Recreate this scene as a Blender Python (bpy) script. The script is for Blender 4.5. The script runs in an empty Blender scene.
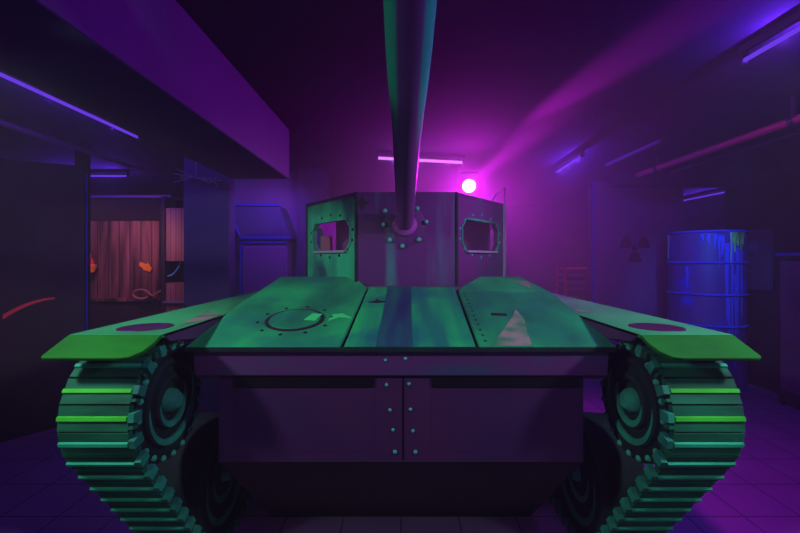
import bpy, bmesh, math, random
from mathutils import Vector, Matrix
random.seed(7)
S = bpy.context.scene
COL = S.collection
PI = math.pi
F, CX, HY, EYE = 400.0, 401.0, 258.0, 1.7      # focal length (px), tank axis, horizon, eye height (m)

def at(px, py, d):
    return Vector(((px - CX) * d / F, d, EYE - (py - HY) * d / F))

# ------------------------------------------------------------------ materials
def mat(name, col, rough=0.6, metal=0.0, col2=None, scale=(3, 3, 3), lo=0.35, hi=0.65, detail=4.0, bump=0.0, spec=0.4, dirt=None):
    m = bpy.data.materials.new(name); m.use_nodes = True
    nt = m.node_tree; b = nt.nodes['Principled BSDF']
    b.inputs['Base Color'].default_value = (*col, 1)
    b.inputs['Roughness'].default_value = rough
    b.inputs['Metallic'].default_value = metal
    b.inputs['Specular IOR Level'].default_value = spec
    if col2 is not None or bump:
        tc = nt.nodes.new('ShaderNodeTexCoord'); mp = nt.nodes.new('ShaderNodeMapping')
        mp.inputs['Scale'].default_value = scale
        nz = nt.nodes.new('ShaderNodeTexNoise'); nz.inputs['Scale'].default_value = 1.0
        nz.inputs['Detail'].default_value = detail
        nt.links.new(tc.outputs['Object'], mp.inputs['Vector']); nt.links.new(mp.outputs[0], nz.inputs['Vector'])
        if col2 is not None:
            r = nt.nodes.new('ShaderNodeValToRGB')
            r.color_ramp.elements[0].position = lo; r.color_ramp.elements[1].position = hi
            r.color_ramp.elements[0].color = (*col, 1); r.color_ramp.elements[1].color = (*col2, 1)
            nt.links.new(nz.outputs['Fac'], r.inputs[0])
            last = r.outputs[0]
            if dirt:
                n2 = nt.nodes.new('ShaderNodeTexNoise'); n2.inputs['Scale'].default_value = dirt[1]; n2.inputs['Detail'].default_value = 6
                nt.links.new(tc.outputs['Object'], n2.inputs['Vector'])
                r2 = nt.nodes.new('ShaderNodeValToRGB'); r2.color_ramp.elements[0].position = dirt[2]; r2.color_ramp.elements[1].position = dirt[3]
                nt.links.new(n2.outputs['Fac'], r2.inputs[0])
                mx = nt.nodes.new('ShaderNodeMix'); mx.data_type = 'RGBA'
                mx.inputs['B'].default_value = (*dirt[0], 1)
                nt.links.new(r2.outputs[0], mx.inputs['Factor']); nt.links.new(last, mx.inputs['A'])
                last = mx.outputs['Result']
            nt.links.new(last, b.inputs['Base Color'])
        if bump:
            bp = nt.nodes.new('ShaderNodeBump'); bp.inputs['Strength'].default_value = bump; bp.inputs['Distance'].default_value = 0.02
            nt.links.new(nz.outputs['Fac'], bp.inputs['Height']); nt.links.new(bp.outputs[0], b.inputs['Normal'])
    return m

def emit(name, col, s):
    m = bpy.data.materials.new(name); m.use_nodes = True
    nt = m.node_tree; b = nt.nodes['Principled BSDF']
    b.inputs['Base Color'].default_value = (0.0, 0.0, 0.0, 1); b.inputs['Specular IOR Level'].default_value = 0.0
    b.inputs['Emission Color'].default_value = (*col, 1); b.inputs['Emission Strength'].default_value = s
    return m

def planks(name, c1, c2, gap, width, axis=0):
    """vertical boards: seams every WIDTH metres along AXIS, grain streaks along z"""
    m = mat(name, c1, 0.8, col2=c2, scale=(7, 7, 0.7), lo=0.35, hi=0.75, bump=0.2)
    nt = m.node_tree; b = nt.nodes['Principled BSDF']
    src = b.inputs['Base Color'].links[0].from_socket
    tc = nt.nodes.new('ShaderNodeTexCoord'); sp = nt.nodes.new('ShaderNodeSeparateXYZ')
    nt.links.new(tc.outputs['Object'], sp.inputs[0])
    d = nt.nodes.new('ShaderNodeMath'); d.operation = 'DIVIDE'; d.inputs[1].default_value = width
    nt.links.new(sp.outputs[axis], d.inputs[0])
    f = nt.nodes.new('ShaderNodeMath'); f.operation = 'FRACT'; nt.links.new(d.outputs[0], f.inputs[0])
    l = nt.nodes.new('ShaderNodeMath'); l.operation = 'LESS_THAN'; l.inputs[1].default_value = 0.09
    nt.links.new(f.outputs[0], l.inputs[0])
    mx = nt.nodes.new('ShaderNodeMix'); mx.data_type = 'RGBA'; mx.inputs['B'].default_value = (*gap, 1)
    nt.links.new(l.outputs[0], mx.inputs['Factor']); nt.links.new(src, mx.inputs['A'])
    nt.links.new(mx.outputs['Result'], b.inputs['Base Color'])
    return m

def tiles(name, c1, c2, grout, w, rough):
    m = mat(name, c1, rough, col2=c2, scale=(1.5, 1.5, 1.5), lo=0.3, hi=0.7)
    nt = m.node_tree; b = nt.nodes['Principled BSDF']
    src = b.inputs['Base Color'].links[0].from_socket
    tc = nt.nodes.new('ShaderNodeTexCoord')
    br = nt.nodes.new('ShaderNodeTexBrick'); br.offset = 0.0
    br.inputs['Scale'].default_value = 1.0; br.inputs['Brick Width'].default_value = w; br.inputs['Row Height'].default_value = w
    br.inputs['Mortar Size'].default_value = 0.006; br.inputs['Color1'].default_value = (0, 0, 0, 1)
    br.inputs['Color2'].default_value = (0, 0, 0, 1); br.inputs['Mortar'].default_value = (1, 1, 1, 1)
    nt.links.new(tc.outputs['Object'], br.inputs['Vector'])
    mx = nt.nodes.new('ShaderNodeMix'); mx.data_type = 'RGBA'; mx.inputs['B'].default_value = (*grout, 1)
    nt.links.new(br.outputs['Color'], mx.inputs['Factor']); nt.links.new(src, mx.inputs['A'])
    nt.links.new(mx.outputs['Result'], b.inputs['Base Color'])
    return m

M = {}
DK = (0.004, 0.012, 0.010)
M['deck']    = mat('deck_green_paint', (0.005, 0.10, 0.045), 0.7, spec=0.15, col2=(0.008, 0.31, 0.075), scale=(2.6, 1.3, 2), dirt=((0.005, 0.11, 0.075), 2.6, 0.5, 0.7), detail=6)
M['deckmid'] = mat('deck_teal_paint', (0.005, 0.12, 0.075), 0.7, spec=0.15, col2=(0.007, 0.32, 0.065), scale=(7, 0.6, 2), dirt=((0.005, 0.09, 0.085), 3.0, 0.5, 0.68), detail=5)
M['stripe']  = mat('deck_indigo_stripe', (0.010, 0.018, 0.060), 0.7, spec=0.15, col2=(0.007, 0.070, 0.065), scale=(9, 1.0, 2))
M['fender']  = mat('fender_green_paint', (0.012, 0.17, 0.045), 0.7, spec=0.15, col2=(0.025, 0.30, 0.075), scale=(2.5, 1.3, 2), detail=6)
M['lip']     = mat('fender_lip_paint', (0.004, 0.10, 0.006), 0.75, spec=0.1, col2=(0.006, 0.15, 0.008), scale=(3, 6, 4))
M['link']    = mat('track_link_paint', (0.002, 0.040, 0.018), 0.75, spec=0.12, col2=(0.003, 0.105, 0.040), scale=(2.5, 14, 14), detail=4)
M['grouser'] = mat('grouser_lit_green', (0.02, 0.30, 0.015), 0.7, spec=0.1, col2=(0.03, 0.42, 0.02), scale=(5, 5, 5))  # brighter copy: light on the two front grousers put into the paint
M['wheel']   = mat('wheel_dark_paint', (0.004, 0.008, 0.008), 0.8, col2=(0.003, 0.016, 0.012), scale=(5, 5, 5), spec=0.1)
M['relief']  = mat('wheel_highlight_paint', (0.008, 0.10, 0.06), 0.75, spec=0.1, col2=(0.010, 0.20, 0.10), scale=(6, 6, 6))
M['bolt']    = mat('bolt_paint', (0.015, 0.26, 0.12), 0.6, spec=0.2)
M['bar']     = mat('grouser_teal_paint', (0.010, 0.24, 0.11), 0.7, spec=0.1, col2=(0.014, 0.34, 0.15), scale=(5, 5, 5))
M['rivet']   = mat('rivet_teal_paint', (0.02, 0.26, 0.16), 0.5)
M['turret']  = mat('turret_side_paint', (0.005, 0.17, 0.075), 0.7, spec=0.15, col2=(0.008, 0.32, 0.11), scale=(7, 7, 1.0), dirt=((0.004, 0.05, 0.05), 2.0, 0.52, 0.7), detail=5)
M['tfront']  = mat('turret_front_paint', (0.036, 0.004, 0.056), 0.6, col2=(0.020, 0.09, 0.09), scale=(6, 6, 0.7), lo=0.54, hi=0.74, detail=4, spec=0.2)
M['tright']  = mat('turret_haze_plum', (0.055, 0.005, 0.065), 0.6, col2=(0.030, 0.030, 0.060), scale=(6, 6, 0.7), lo=0.45, hi=0.7)  # plum puts the magenta haze before the right plate into its colour
M['hull']    = mat('hull_dark_paint', (0.030, 0.012, 0.040), 0.6, col2=(0.045, 0.018, 0.060), scale=(2, 2, 2))
M['nose']    = mat('nose_purple_paint', (0.016, 0.005, 0.034), 0.75, spec=0.15, col2=(0.028, 0.006, 0.034), scale=(1.4, 1.4, 1.6))
M['band']    = mat('band_purple_paint', (0.045, 0.012, 0.065), 0.55, col2=(0.010, 0.035, 0.06), scale=(2.2, 2.2, 6), lo=0.5, hi=0.72)
M['black']   = mat('black_paint', (0.014, 0.011, 0.015), 0.8, spec=0.1)
M['gunbase'] = mat('gun_teal_paint', (0.045, 0.16, 0.12), 0.42, col2=(0.055, 0.20, 0.14), scale=(3, 1, 3))
M['slot']    = mat('slot_black', (0.004, 0.004, 0.005), 0.9, spec=0.0)
M['palepatch']    = mat('pale_patch_paint', (0.17, 0.16, 0.12), 0.8, spec=0.1, col2=(0.03, 0.15, 0.06), scale=(6, 6, 6), lo=0.45, hi=0.62)  # pale mottled colour for the patches on glacis and fenders
M['brighten']= mat('bright_green_dab', (0.02, 0.50, 0.10), 0.6)
M['holeshade']    = mat('hole_dark_maroon', (0.028, 0.006, 0.016), 0.5)
M['steel']   = mat('painted_edge_steel', (0.16, 0.20, 0.22), 0.4)
M['floor']   = tiles('floor_tile', (0.28, 0.18, 0.32), (0.36, 0.22, 0.40), (0.11, 0.07, 0.13), 0.42, 0.5)
M['ceil']    = mat('ceiling_paint', (0.034, 0.020, 0.042), 0.9, spec=0.1, col2=(0.044, 0.026, 0.054), scale=(1, 1, 1), bump=0.05)
M['wall']    = mat('wall_purple_plaster', (0.085, 0.040, 0.105), 0.85, col2=(0.115, 0.052, 0.140), scale=(2, 2, 2), bump=0.08)
M['pale']    = mat('wall_violet_plaster', (0.15, 0.075, 0.22), 0.85, col2=(0.19, 0.095, 0.26), scale=(2, 2, 2))
M['beam']    = mat('beam_plaster', (0.055, 0.018, 0.11), 0.85, col2=(0.07, 0.022, 0.13), scale=(2, 2, 2))
M['dark']    = mat('dark_panel', (0.016, 0.013, 0.018), 0.8, col2=(0.024, 0.016, 0.026), scale=(3, 3, 3))
M['column']  = mat('column_blue_paint', (0.045, 0.034, 0.12), 0.8, col2=(0.06, 0.045, 0.15), scale=(2, 2, 1))
M['blueedge']= mat('blue_edge_paint', (0.02, 0.03, 0.40), 0.6)
M['drum']    = mat('drum_blue_paint', (0.045, 0.040, 0.30), 0.5, col2=(0.10, 0.050, 0.26), scale=(2, 2, 1.4), dirt=((0.02, 0.05, 0.65), 2.2, 0.56, 0.66))
M['ring']    = mat('drum_ring_paint', (0.03, 0.14, 0.95), 0.5, col2=(0.03, 0.06, 0.6), scale=(2, 2, 2))
M['drip']    = mat('blue_drip_paint', (0.03, 0.14, 1.0), 0.4)
M['slime']   = mat('green_slime_paint', (0.25, 0.95, 0.15), 0.4, col2=(0.02, 0.25, 0.08), scale=(12, 12, 5))
M['paledrip']= mat('pale_drip_paint', (0.35, 0.75, 0.70), 0.4)
M['pipe']    = mat('red_pipe_paint', (0.42, 0.03, 0.09), 0.5)
M['red']     = mat('red_paint', (0.75, 0.02, 0.04), 0.5)
M['redsteel']= mat('red_rack_steel', (0.55, 0.03, 0.07), 0.5)
M['orange']  = mat('orange_paint', (1.0, 0.36, 0.03), 0.5)
M['wood']    = planks('weathered_boards', (0.02, 0.010, 0.010), (0.36, 0.16, 0.14), (0.02, 0.01, 0.01), 0.19)
M['woodpale']= planks('pale_boards', (0.22, 0.11, 0.09), (0.42, 0.23, 0.20), (0.05, 0.02, 0.02), 0.09)
M['rope']    = mat('rope_fibre', (0.40, 0.20, 0.13), 0.9)
M['cable']   = mat('cable_cyan', (0.08, 0.55, 0.60), 0.5)
M['conduit'] = mat('conduit_grey', (0.12, 0.08, 0.14), 0.5)
M['fixture'] = mat('fixture_black', (0.018, 0.016, 0.022), 0.5)
M['tube']    = emit('tube_violet_glow', (0.15, 0.04, 0.85), 0.85)
M['tubepink']= emit('tube_pink_glow', (0.62, 0.17, 1.0), 1.6)
M['lens']    = emit('lens_magenta_glow', (1.0, 0.50, 1.0), 14.0)
M['symbol']  = mat('symbol_black', (0.012, 0.010, 0.022), 0.7)

def gun_paint():
    # plum barrel with a green streak down each flank of the thick front sleeve
    m = mat('gun_plum_paint', (0.12, 0.022, 0.14), 0.5, col2=(0.15, 0.03, 0.17), scale=(4, 2, 4), spec=0.3)
    nt = m.node_tree; b = nt.nodes['Principled BSDF']; src = b.inputs['Base Color'].links[0].from_socket
    tc = nt.nodes.new('ShaderNodeTexCoord'); sp = nt.nodes.new('ShaderNodeSeparateXYZ'); nt.links.new(tc.outputs['Object'], sp.inputs[0])
    def node(op, a, v=None):
        n = nt.nodes.new('ShaderNodeMath'); n.operation = op
        nt.links.new(a, n.inputs[0])
        if isinstance(v, (int, float)): n.inputs[1].default_value = v
        elif v is not None: nt.links.new(v, n.inputs[1])
        return n.outputs[0]
    def ramp(a, lo, hi):
        n = nt.nodes.new('ShaderNodeMapRange'); n.interpolation_type = 'SMOOTHSTEP'
        n.inputs['From Min'].default_value = lo; n.inputs['From Max'].default_value = hi; nt.links.new(a, n.inputs['Value']); return n.outputs['Result']
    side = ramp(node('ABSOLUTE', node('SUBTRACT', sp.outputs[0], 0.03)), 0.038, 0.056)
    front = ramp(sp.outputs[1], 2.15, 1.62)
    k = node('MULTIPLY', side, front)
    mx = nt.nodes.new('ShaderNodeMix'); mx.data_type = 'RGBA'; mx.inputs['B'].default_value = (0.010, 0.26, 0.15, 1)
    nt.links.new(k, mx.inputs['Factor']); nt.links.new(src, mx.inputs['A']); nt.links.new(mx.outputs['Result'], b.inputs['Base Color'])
    return m
M['gun'] = gun_paint()

# ------------------------------------------------------------------ mesh helpers
def obj(name, bm, m, parent=None, smooth=False, bevel=0.0, loc=None):
    bmesh.ops.recalc_face_normals(bm, faces=bm.faces[:])
    if smooth:
        for f in bm.faces: f.smooth = True
    me = bpy.data.meshes.new(name); bm.to_mesh(me); bm.free()
    if smooth:
        try: me.set_sharp_from_angle(angle=math.radians(38))
        except Exception: pass
    o = bpy.data.objects.new(name, me); COL.objects.link(o)
    for k in (m if isinstance(m, (list, tuple)) else [m]): me.materials.append(k)
    if parent: o.parent = parent
    if loc is not None: o.location = loc
    if bevel:
        bv = o.modifiers.new('bevel', 'BEVEL'); bv.width = bevel; bv.segments = 2; bv.limit_method = 'ANGLE'
    return o

def tag(o, label, cat, group=None, kind=None):
    o['label'] = label; o['category'] = cat
    if group: o['group'] = group
    if kind: o['kind'] = kind
    return o

def empty(name, loc, label, cat, group=None):
    o = bpy.data.objects.new(name, None); COL.objects.link(o); o.location = loc; o.empty_display_size = 0.1
    return tag(o, label, cat, group)

def struct(o):
    o['kind'] = 'structure'; return o

def box(bm, x0, x1, y0, y1, z0, z1):
    r = bmesh.ops.create_cube(bm, size=1.0)
    for v in r['verts']:
        v.co = Vector(((x0 + x1) / 2 + v.co.x * (x1 - x0), (y0 + y1) / 2 + v.co.y * (y1 - y0), (z0 + z1) / 2 + v.co.z * (z1 - z0)))
    return r['verts']

def frame(n):
    n = Vector(n).normalized()
    a = Vector((0, 0, 1)) if abs(n.z) < 0.9 else Vector((1, 0, 0))
    u = a.cross(n).normalized(); v = n.cross(u)
    return u, v, n

def tube(bm, p0, p1, r0, r1=None, seg=16, cap=True):
    r1 = r0 if r1 is None else r1
    p0, p1 = Vector(p0), Vector(p1); u, v, n = frame(p1 - p0)
    a = [bm.verts.new(p0 + (u * math.cos(t) + v * math.sin(t)) * r0) for t in (2 * PI * i / seg for i in range(seg))]
    b = [bm.verts.new(p1 + (u * math.cos(t) + v * math.sin(t)) * r1) for t in (2 * PI * i / seg for i in range(seg))]
    for i in range(seg): bm.faces.new((a[i], a[(i + 1) % seg], b[(i + 1) % seg], b[i]))
    if cap: bm.faces.new(a[::-1]); bm.faces.new(b)

def path_tube(bm, pts, r, seg=10, closed=False):
    pts = [Vector(p) for p in pts]; rings = []; n = len(pts)
    for i, p in enumerate(pts):
        t = (pts[(i + 1) % n] - pts[i - 1]) if closed else (pts[min(i + 1, n - 1)] - pts[max(i - 1, 0)])
        u, v, _ = frame(t)
        rings.append([bm.verts.new(p + (u * math.cos(2 * PI * k / seg) + v * math.sin(2 * PI * k / seg)) * r) for k in range(seg)])
    for i in range(n if closed else n - 1):
        a, b = rings[i], rings[(i + 1) % n]
        for k in range(seg): bm.faces.new((a[k], a[(k + 1) % seg], b[(k + 1) % seg], b[k]))
    if not closed: bm.faces.new(rings[0][::-1]); bm.faces.new(rings[-1])

def lathe(bm, origin, axis, prof, seg=48):
    """prof: (distance along axis, radius)"""
    o = Vector(origin); u, v, n = frame(axis); rings = []
    for h, r in prof:
        if r < 1e-5: rings.append([bm.verts.new(o + n * h)])
        else: rings.append([bm.verts.new(o + n * h + (u * math.cos(2 * PI * k / seg) + v * math.sin(2 * PI * k / seg)) * r) for k in range(seg)])
    for a, b in zip(rings, rings[1:]):
        for k in range(seg):
            k2 = (k + 1) % seg
            if len(a) == 1 and len(b) == 1: continue
            if len(a) == 1: bm.faces.new((a[0], b[k], b[k2]))
            elif len(b) == 1: bm.faces.new((a[k], a[k2], b[0]))
            else: bm.faces.new((a[k], a[k2], b[k2], b[k]))

def dome(bm, c, n, r, h=0.6):
    lathe(bm, c, n, [(-0.3 * r, r), (0, r), (0.5 * r * h * 1.2, r * 0.85), (r * h * 0.95, r * 0.45), (r * h * 1.05, 0)], 12)

def slab(bm, outer, holes, org, U, V, N, th, mi=0, back=None):
    """flat plate from 2-D outlines (with holes); front at +N, thickness TH behind it"""
    org, U, V, N = Vector(org), Vector(U), Vector(V), Vector(N)
    P = lambda p, k: org + U * p[0] + V * p[1] - N * (th * k)
    loops = [outer] + list(holes); edges = []; fr = []
    for L in loops:
        vs = [bm.verts.new(P(p, 0)) for p in L]; fr.append(vs)
        for i in range(len(vs)): edges.append(bm.edges.new((vs[i], vs[(i + 1) % len(vs)])))
    if holes:
        r = bmesh.ops.triangle_fill(bm, edges=edges, use_beauty=True, use_dissolve=False)
        faces = [g for g in r['geom'] if isinstance(g, bmesh.types.BMFace)]
    else:
        faces = [bm.faces.new(fr[0])]
    mp = {}
    for L, vs in zip(loops, fr):
        for p, v in zip(L, vs): mp[v] = bm.verts.new(P(p, 1))
    for f in faces:
        f.material_index = mi
        bm.faces.new([mp[v] for v in f.verts][::-1]).material_index = mi if back is None else back
    for vs in fr:
        for i in range(len(vs)):
            a, b = vs[i], vs[(i + 1) % len(vs)]
            bm.faces.new((a, b, mp[b], mp[a])).material_index = mi

def prism(bm, poly, x0, x1):
    """(y, z) outline extruded along x"""
    slab(bm, poly, [], (x1, 0, 0), (0, 1, 0), (0, 0, 1), (1, 0, 0), x1 - x0)

def NB(): return bmesh.new()

# ------------------------------------------------------------------ the room
CH = 3.0
FL = -0.2                                      # floor level; heights are counted from 0.2 m above it
bm = NB(); box(bm, -8, 9.2, -2.2, 10.2, FL - 0.1, FL); struct(obj('floor', bm, M['floor']))
bm = NB(); box(bm, -8, 9.2, -2.2, 10.2, CH, CH + 0.1); struct(obj('ceiling', bm, M['ceil']))
bm = NB(); box(bm, -8, 9.2, 10.0, 10.2, FL, CH); struct(obj('wall_back', bm, M['wall']))
bm = NB(); box(bm, -8.0, -7.8, -2.2, 10, FL, CH); struct(obj('wall_left', bm, M['wall']))
bm = NB(); box(bm, 9.0, 9.2, -2.2, 10, FL, CH); struct(obj('wall_right', bm, M['wall']))
bm = NB(); box(bm, 5.3, 5.45, -2.2, 6.55, FL, CH); struct(obj('wall_side', bm, M['dark']))
bm = NB(); box(bm, 5.27, 5.3, -2.2, 6.55, FL, FL + 0.10); struct(obj('baseboard_side', bm, M['dark']))
bm = NB(); box(bm, -1.72, -1.13, 0.2, 4.05, 2.5, CH); struct(obj('ceiling_beam', bm, M['beam'], bevel=0.01))
bm = NB(); box(bm, -2.45, -1.93, 4.5, 4.66, FL, CH); struct(obj('column', bm, M['column'], bevel=0.012))
bm = NB(); box(bm, -1.50, -1.12, 5.75, 6.25, FL, CH); struct(obj('column', bm, M['beam'], bevel=0.012))
bm = NB(); box(bm, -2.9, -1.5, 5.95, 6.1, FL, CH); struct(obj('wall_inner', bm, M['pale']))
bm = NB(); box(bm, 3.25, 4.8, 6.8, 7.0, FL, CH); struct(obj('wall_middle', bm, M['pale']))
bm = NB(); box(bm, 3.23, 3.28, 6.76, 6.8, FL, CH); struct(obj('trim_1', bm, M['blueedge']))
# cross beam over the far rooms
bm = NB(); box(bm, 3.2, 5.3, 5.9, 6.15, 2.78, CH); struct(obj('ceiling_beam', bm, M['ceil']))

# oblique black partition, far left
a, b_ = Vector((-4.12, 4.11, FL)), Vector((-3.72, 4.70, FL)); U = (b_ - a).normalized(); N = Vector((U.y, -U.x, 0))
bm = NB(); slab(bm, [(-0.8, 0), ((b_ - a).length, 0), ((b_ - a).length, 2.98), (-0.8, 2.86)], [], a, U, (0, 0, 1), N, 0.08)
part = obj('partition_panel', bm, M['dark'])
tag(part, 'tall black partition panel standing at the far left, with red paint strokes low down', 'partition')
bm = NB()
for (u0, v0, u1, v1, w) in ((0.02, 1.29, 0.44, 1.45, 0.024), (-0.25, 1.28, -0.02, 1.37, 0.024)):
    n = 10; top = []; bot = []
    for i in range(n + 1):
        t = i / n; uu = u0 + (u1 - u0) * t; vv = v0 + (v1 - v0) * (1 - (1 - t) ** 2); ww = w * (1 - 0.65 * t)
        top.append((uu, vv + ww)); bot.append((uu, vv - ww))
    slab(bm, bot + top[::-1], [], a + N * 0.004, U, (0, 0, 1), N, 0.0035)
o = obj('paint_stroke', bm, M['red'], part); o['label'] = 'curved red paint strokes'
bm = NB(); p = at(72, 0, 4.7); q = at(84.0, 0, 4.72)
box(bm, p.x, q.x, 4.74, 4.82, FL, CH)
post = struct(obj('trim_2', bm, M['black']))
bm = NB(); box(bm, q.x, q.x + 0.012, 4.74, 4.76, FL, 2.7); struct(obj('trim_3', bm, M['blueedge']))

# ------------------------------------------------------------------ left: boarded hut and booth in the far room
hut = empty('timber_hut', (-4.9, 7.0, FL), 'dark hut front of weathered reddish boards in the far room at left', 'hut')
hut_m = hut.matrix_basis.copy()
def sub(o, parent):                      # keep world coordinates when parented to an Empty with a location
    o.parent = parent; o.matrix_parent_inverse = Matrix.Translation(parent.location).inverted(); return o
bm = NB(); box(bm, -5.75, -4.22, 7.0, 7.08, 1.0, 2.35); sub(obj('board_wall', bm, M['wood']), hut)
bm = NB(); box(bm, -5.8, -3.98, 6.98, 7.3, 2.35, 2.74); sub(obj('header', bm, M['black']), hut)
bm = NB(); box(bm, -5.8, -3.98, 6.9, 7.4, 2.74, 2.79); sub(obj('roof_ledge', bm, M['pale']), hut)
bm = NB(); box(bm, -5.8, -4.2, 7.0, 7.3, FL, 0.95); sub(obj('base_panel', bm, M['dark']), hut)
bm = NB(); box(bm, -5.8, -4.2, 6.94, 7.1, 0.95, 1.0); sub(obj('sill', bm, M['wood']), hut)
bm = NB(); box(bm, -4.22, -3.98, 6.98, 7.2, FL, 2.35); sub(obj('post', bm, M['black']), hut)
# orange arrow-shaped board
c = at(145.5, 267, 6.965)
bm = NB(); ar = [(-0.11, 0.065), (-0.02, 0.02), (0.0, 0.06), (0.11, -0.045), (0.06, -0.10), (-0.005, -0.075), (-0.01, -0.045), (-0.075, 0.0)]
ar = [(-0.10, 0.085), (0.02, 0.045), (0.035, 0.075), (0.105, -0.03), (0.075, -0.085), (-0.03, -0.055), (-0.05, -0.025), (-0.115, 0.03)]
slab(bm, ar, [], c, (1, 0, 0), (0, 0, 1), (0, -1, 0), 0.03)
tag(obj('arrow_board', bm, M['orange']), 'small orange arrow-shaped board fixed to the weathered hut boards', 'sign')
# little red-orange lantern
c = at(90.5, 267, 6.87)
lan = empty('lantern', c, 'small red and orange lantern hanging at the edge of the hut boards', 'lantern')
bm = NB(); lathe(bm, (0, 0, 0), (0, 0, 1), [(-0.09, 0), (-0.09, 0.06), (0.03, 0.10), (0.045, 0.05)], 14); obj('lamp_shade', bm, M['orange'], lan, True)
bm = NB(); lathe(bm, (0, 0, 0), (0, 0, 1), [(0.045, 0.055), (0.10, 0.05), (0.16, 0.012), (0.24, 0.010), (0.24, 0)], 12); obj('cap', bm, M['red'], lan, True)
bm = NB(); tube(bm, (0, 0, -0.02), (0, 0.12, -0.02), 0.012); obj('bracket', bm, M['black'], lan)
# coil of rope on the sill
c = at(143, 295.5, 6.93)
bm = NB(); pts = []
for i in range(60):
    t = i / 59 * 2 * PI * 2.2; r = 0.13 + 0.02 * i / 59
    pts.append(c + Vector((math.cos(t) * r, -0.03 - 0.0006 * i, math.sin(t) * r * 0.55 + 0.03)))
pts += [c + Vector((0.17 + k * 0.035, -0.06, -0.02 + k * 0.022)) for k in range(1, 6)]
path_tube(bm, pts, 0.013, 8)
tag(obj('rope_coil', bm, M['rope'], None, True), 'coil of pale rope resting on the sill under the orange arrow', 'rope')
# booth with a niche
bx0, bx1, byy = at(165.5, 0, 6.55).x, at(186, 0, 6.55).x, 6.55
booth = empty('plank_booth', ((bx0 + bx1) / 2, byy, FL), 'narrow pale plank booth with a dark niche, between hut and blue column', 'booth')
def bz(y): return EYE - (y - HY) * byy / F
for nm, y0, y1 in (('upper_boards', 208, 261), ('middle_boards', 283, 301)):
    bm = NB(); box(bm, bx0, bx1, byy, byy + 0.3, bz(y1), bz(y0)); sub(obj(nm, bm, M['woodpale']), booth)
bm = NB(); box(bm, bx0, bx1, byy, byy + 0.3, FL, bz(303)); sub(obj('lower_boards', bm, M['woodpale']), booth)
bm = NB(); box(bm, bx0 - 0.02, bx1, byy - 0.04, byy + 0.3, bz(303), bz(301)); sub(obj('shelf', bm, M['steel']), booth)
bm = NB(); box(bm, bx0, bx1, byy + 0.2, byy + 0.3, bz(283), bz(261)); sub(obj('niche_back', bm, M['black']), booth)
bm = NB(); box(bm, bx0 - 0.06, bx0, byy - 0.02, byy + 0.3, FL, bz(196)); sub(obj('post', bm, M['dark']), booth)
bm = NB()
pts = [at(167.5 + 13 * t, 276 - 13 * t ** 2.2, byy + 0.03) for t in [i / 10 for i in range(11)]]
path_tube(bm, pts, 0.014, 8)
tag(obj('hose', bm, M['cable'], None, True), 'curved cyan hose hanging in the dark niche of the plank booth', 'hose')

# slanted duct and cabinet by the inner wall
dd = 5.55
bm = NB()
q0, q1, q2, q3 = at(226, 206, dd), at(279, 206, dd), at(291, 238, dd), at(241, 238, dd)
slab(bm, [(q0.x, q0.z), (q1.x, q1.z), (q2.x, q2.z), (q3.x, q3.z)], [], (0, dd, 0), (1, 0, 0), (0, 0, 1), (0, -1, 0), 0.38)
duct = obj('vent_duct', bm, M['column'])
tag(duct, 'slanted blue-edged vent duct against the inner wall, beside the blue column', 'duct')
bm = NB(); tube(bm, q0 + Vector((0, -0.01, 0.01)), q1 + Vector((0, -0.01, 0.01)), 0.016, seg=8); tube(bm, q3 + Vector((0, -0.01, 0)), q2 + Vector((0, -0.01, 0)), 0.018, seg=8); tube(bm, q0 + Vector((0, -0.01, 0)), q3 + Vector((0, -0.01, 0)), 0.014, seg=8)
o = obj('edge_strip', bm, M['blueedge'], duct, True); o['label'] = 'blue edge strip'
bm = NB(); box(bm, q3.x + 0.02, -1.56, 5.48, 5.9, FL, 1.93)
cab = obj('tall_cabinet', bm, M['pale'], bevel=0.01); tag(cab, 'tall violet cabinet standing under the slanted vent duct', 'cabinet')
bm = NB(); box(bm, q3.x + 0.06, -1.60, 5.46, 5.48, -0.1, 1.86); obj('door', bm, M['pale'], cab, bevel=0.006)
bm = NB(); box(bm, q3.x + 0.02, q3.x + 0.045, 5.455, 5.48, FL, 1.93); box(bm, q3.x + 0.02, -1.56, 5.455, 5.48, 1.905, 1.93); obj('edge_strip', bm, M['blueedge'], cab)

# ------------------------------------------------------------------ right side
# hazard trefoil on the middle wall
c = at(635, 248, 6.79)
bm = NB()
for k in range(3):
    a0 = PI / 2 + PI / 3 + k * 2 * PI / 3 - PI / 6; arc = [(math.cos(a0 + i / 10 * PI / 3), math.sin(a0 + i / 10 * PI / 3)) for i in range(11)]
    slab(bm, [(x * 0.25, z * 0.25) for x, z in arc] + [(x * 0.075, z * 0.075) for x, z in arc[::-1]], [], c, (1, 0, 0), (0, 0, 1), (0, -1, 0), 0.008)
slab(bm, [(math.cos(i / 20 * 2 * PI) * 0.05, math.sin(i / 20 * 2 * PI) * 0.05) for i in range(20)], [], c, (1, 0, 0), (0, 0, 1), (0, -1, 0), 0.008)
tag(obj('hazard_symbol', bm, M['symbol']), 'black three-bladed radiation symbol on the violet middle wall', 'sign')
# red rack
rk = empty('metal_rack', (3.2, 7.5, FL), 'red metal rack with thin rails in the magenta haze behind the tank', 'rack')
for i, x in enumerate((3.04, 3.62)):
    for y in (7.4, 7.8):
        bm = NB(); box(bm, x - 0.02, x + 0.02, y - 0.02, y + 0.02, FL, 1.52); sub(obj('post', bm, M['redsteel']), rk)
for z in (0.25, 0.6, 0.95, 1.12, 1.26, 1.38, 1.5):
    bm = NB(); box(bm, 3.02, 3.64, 7.38, 7.82, z - 0.012, z + 0.012); sub(obj('shelf', bm, M['redsteel']), rk)
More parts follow.
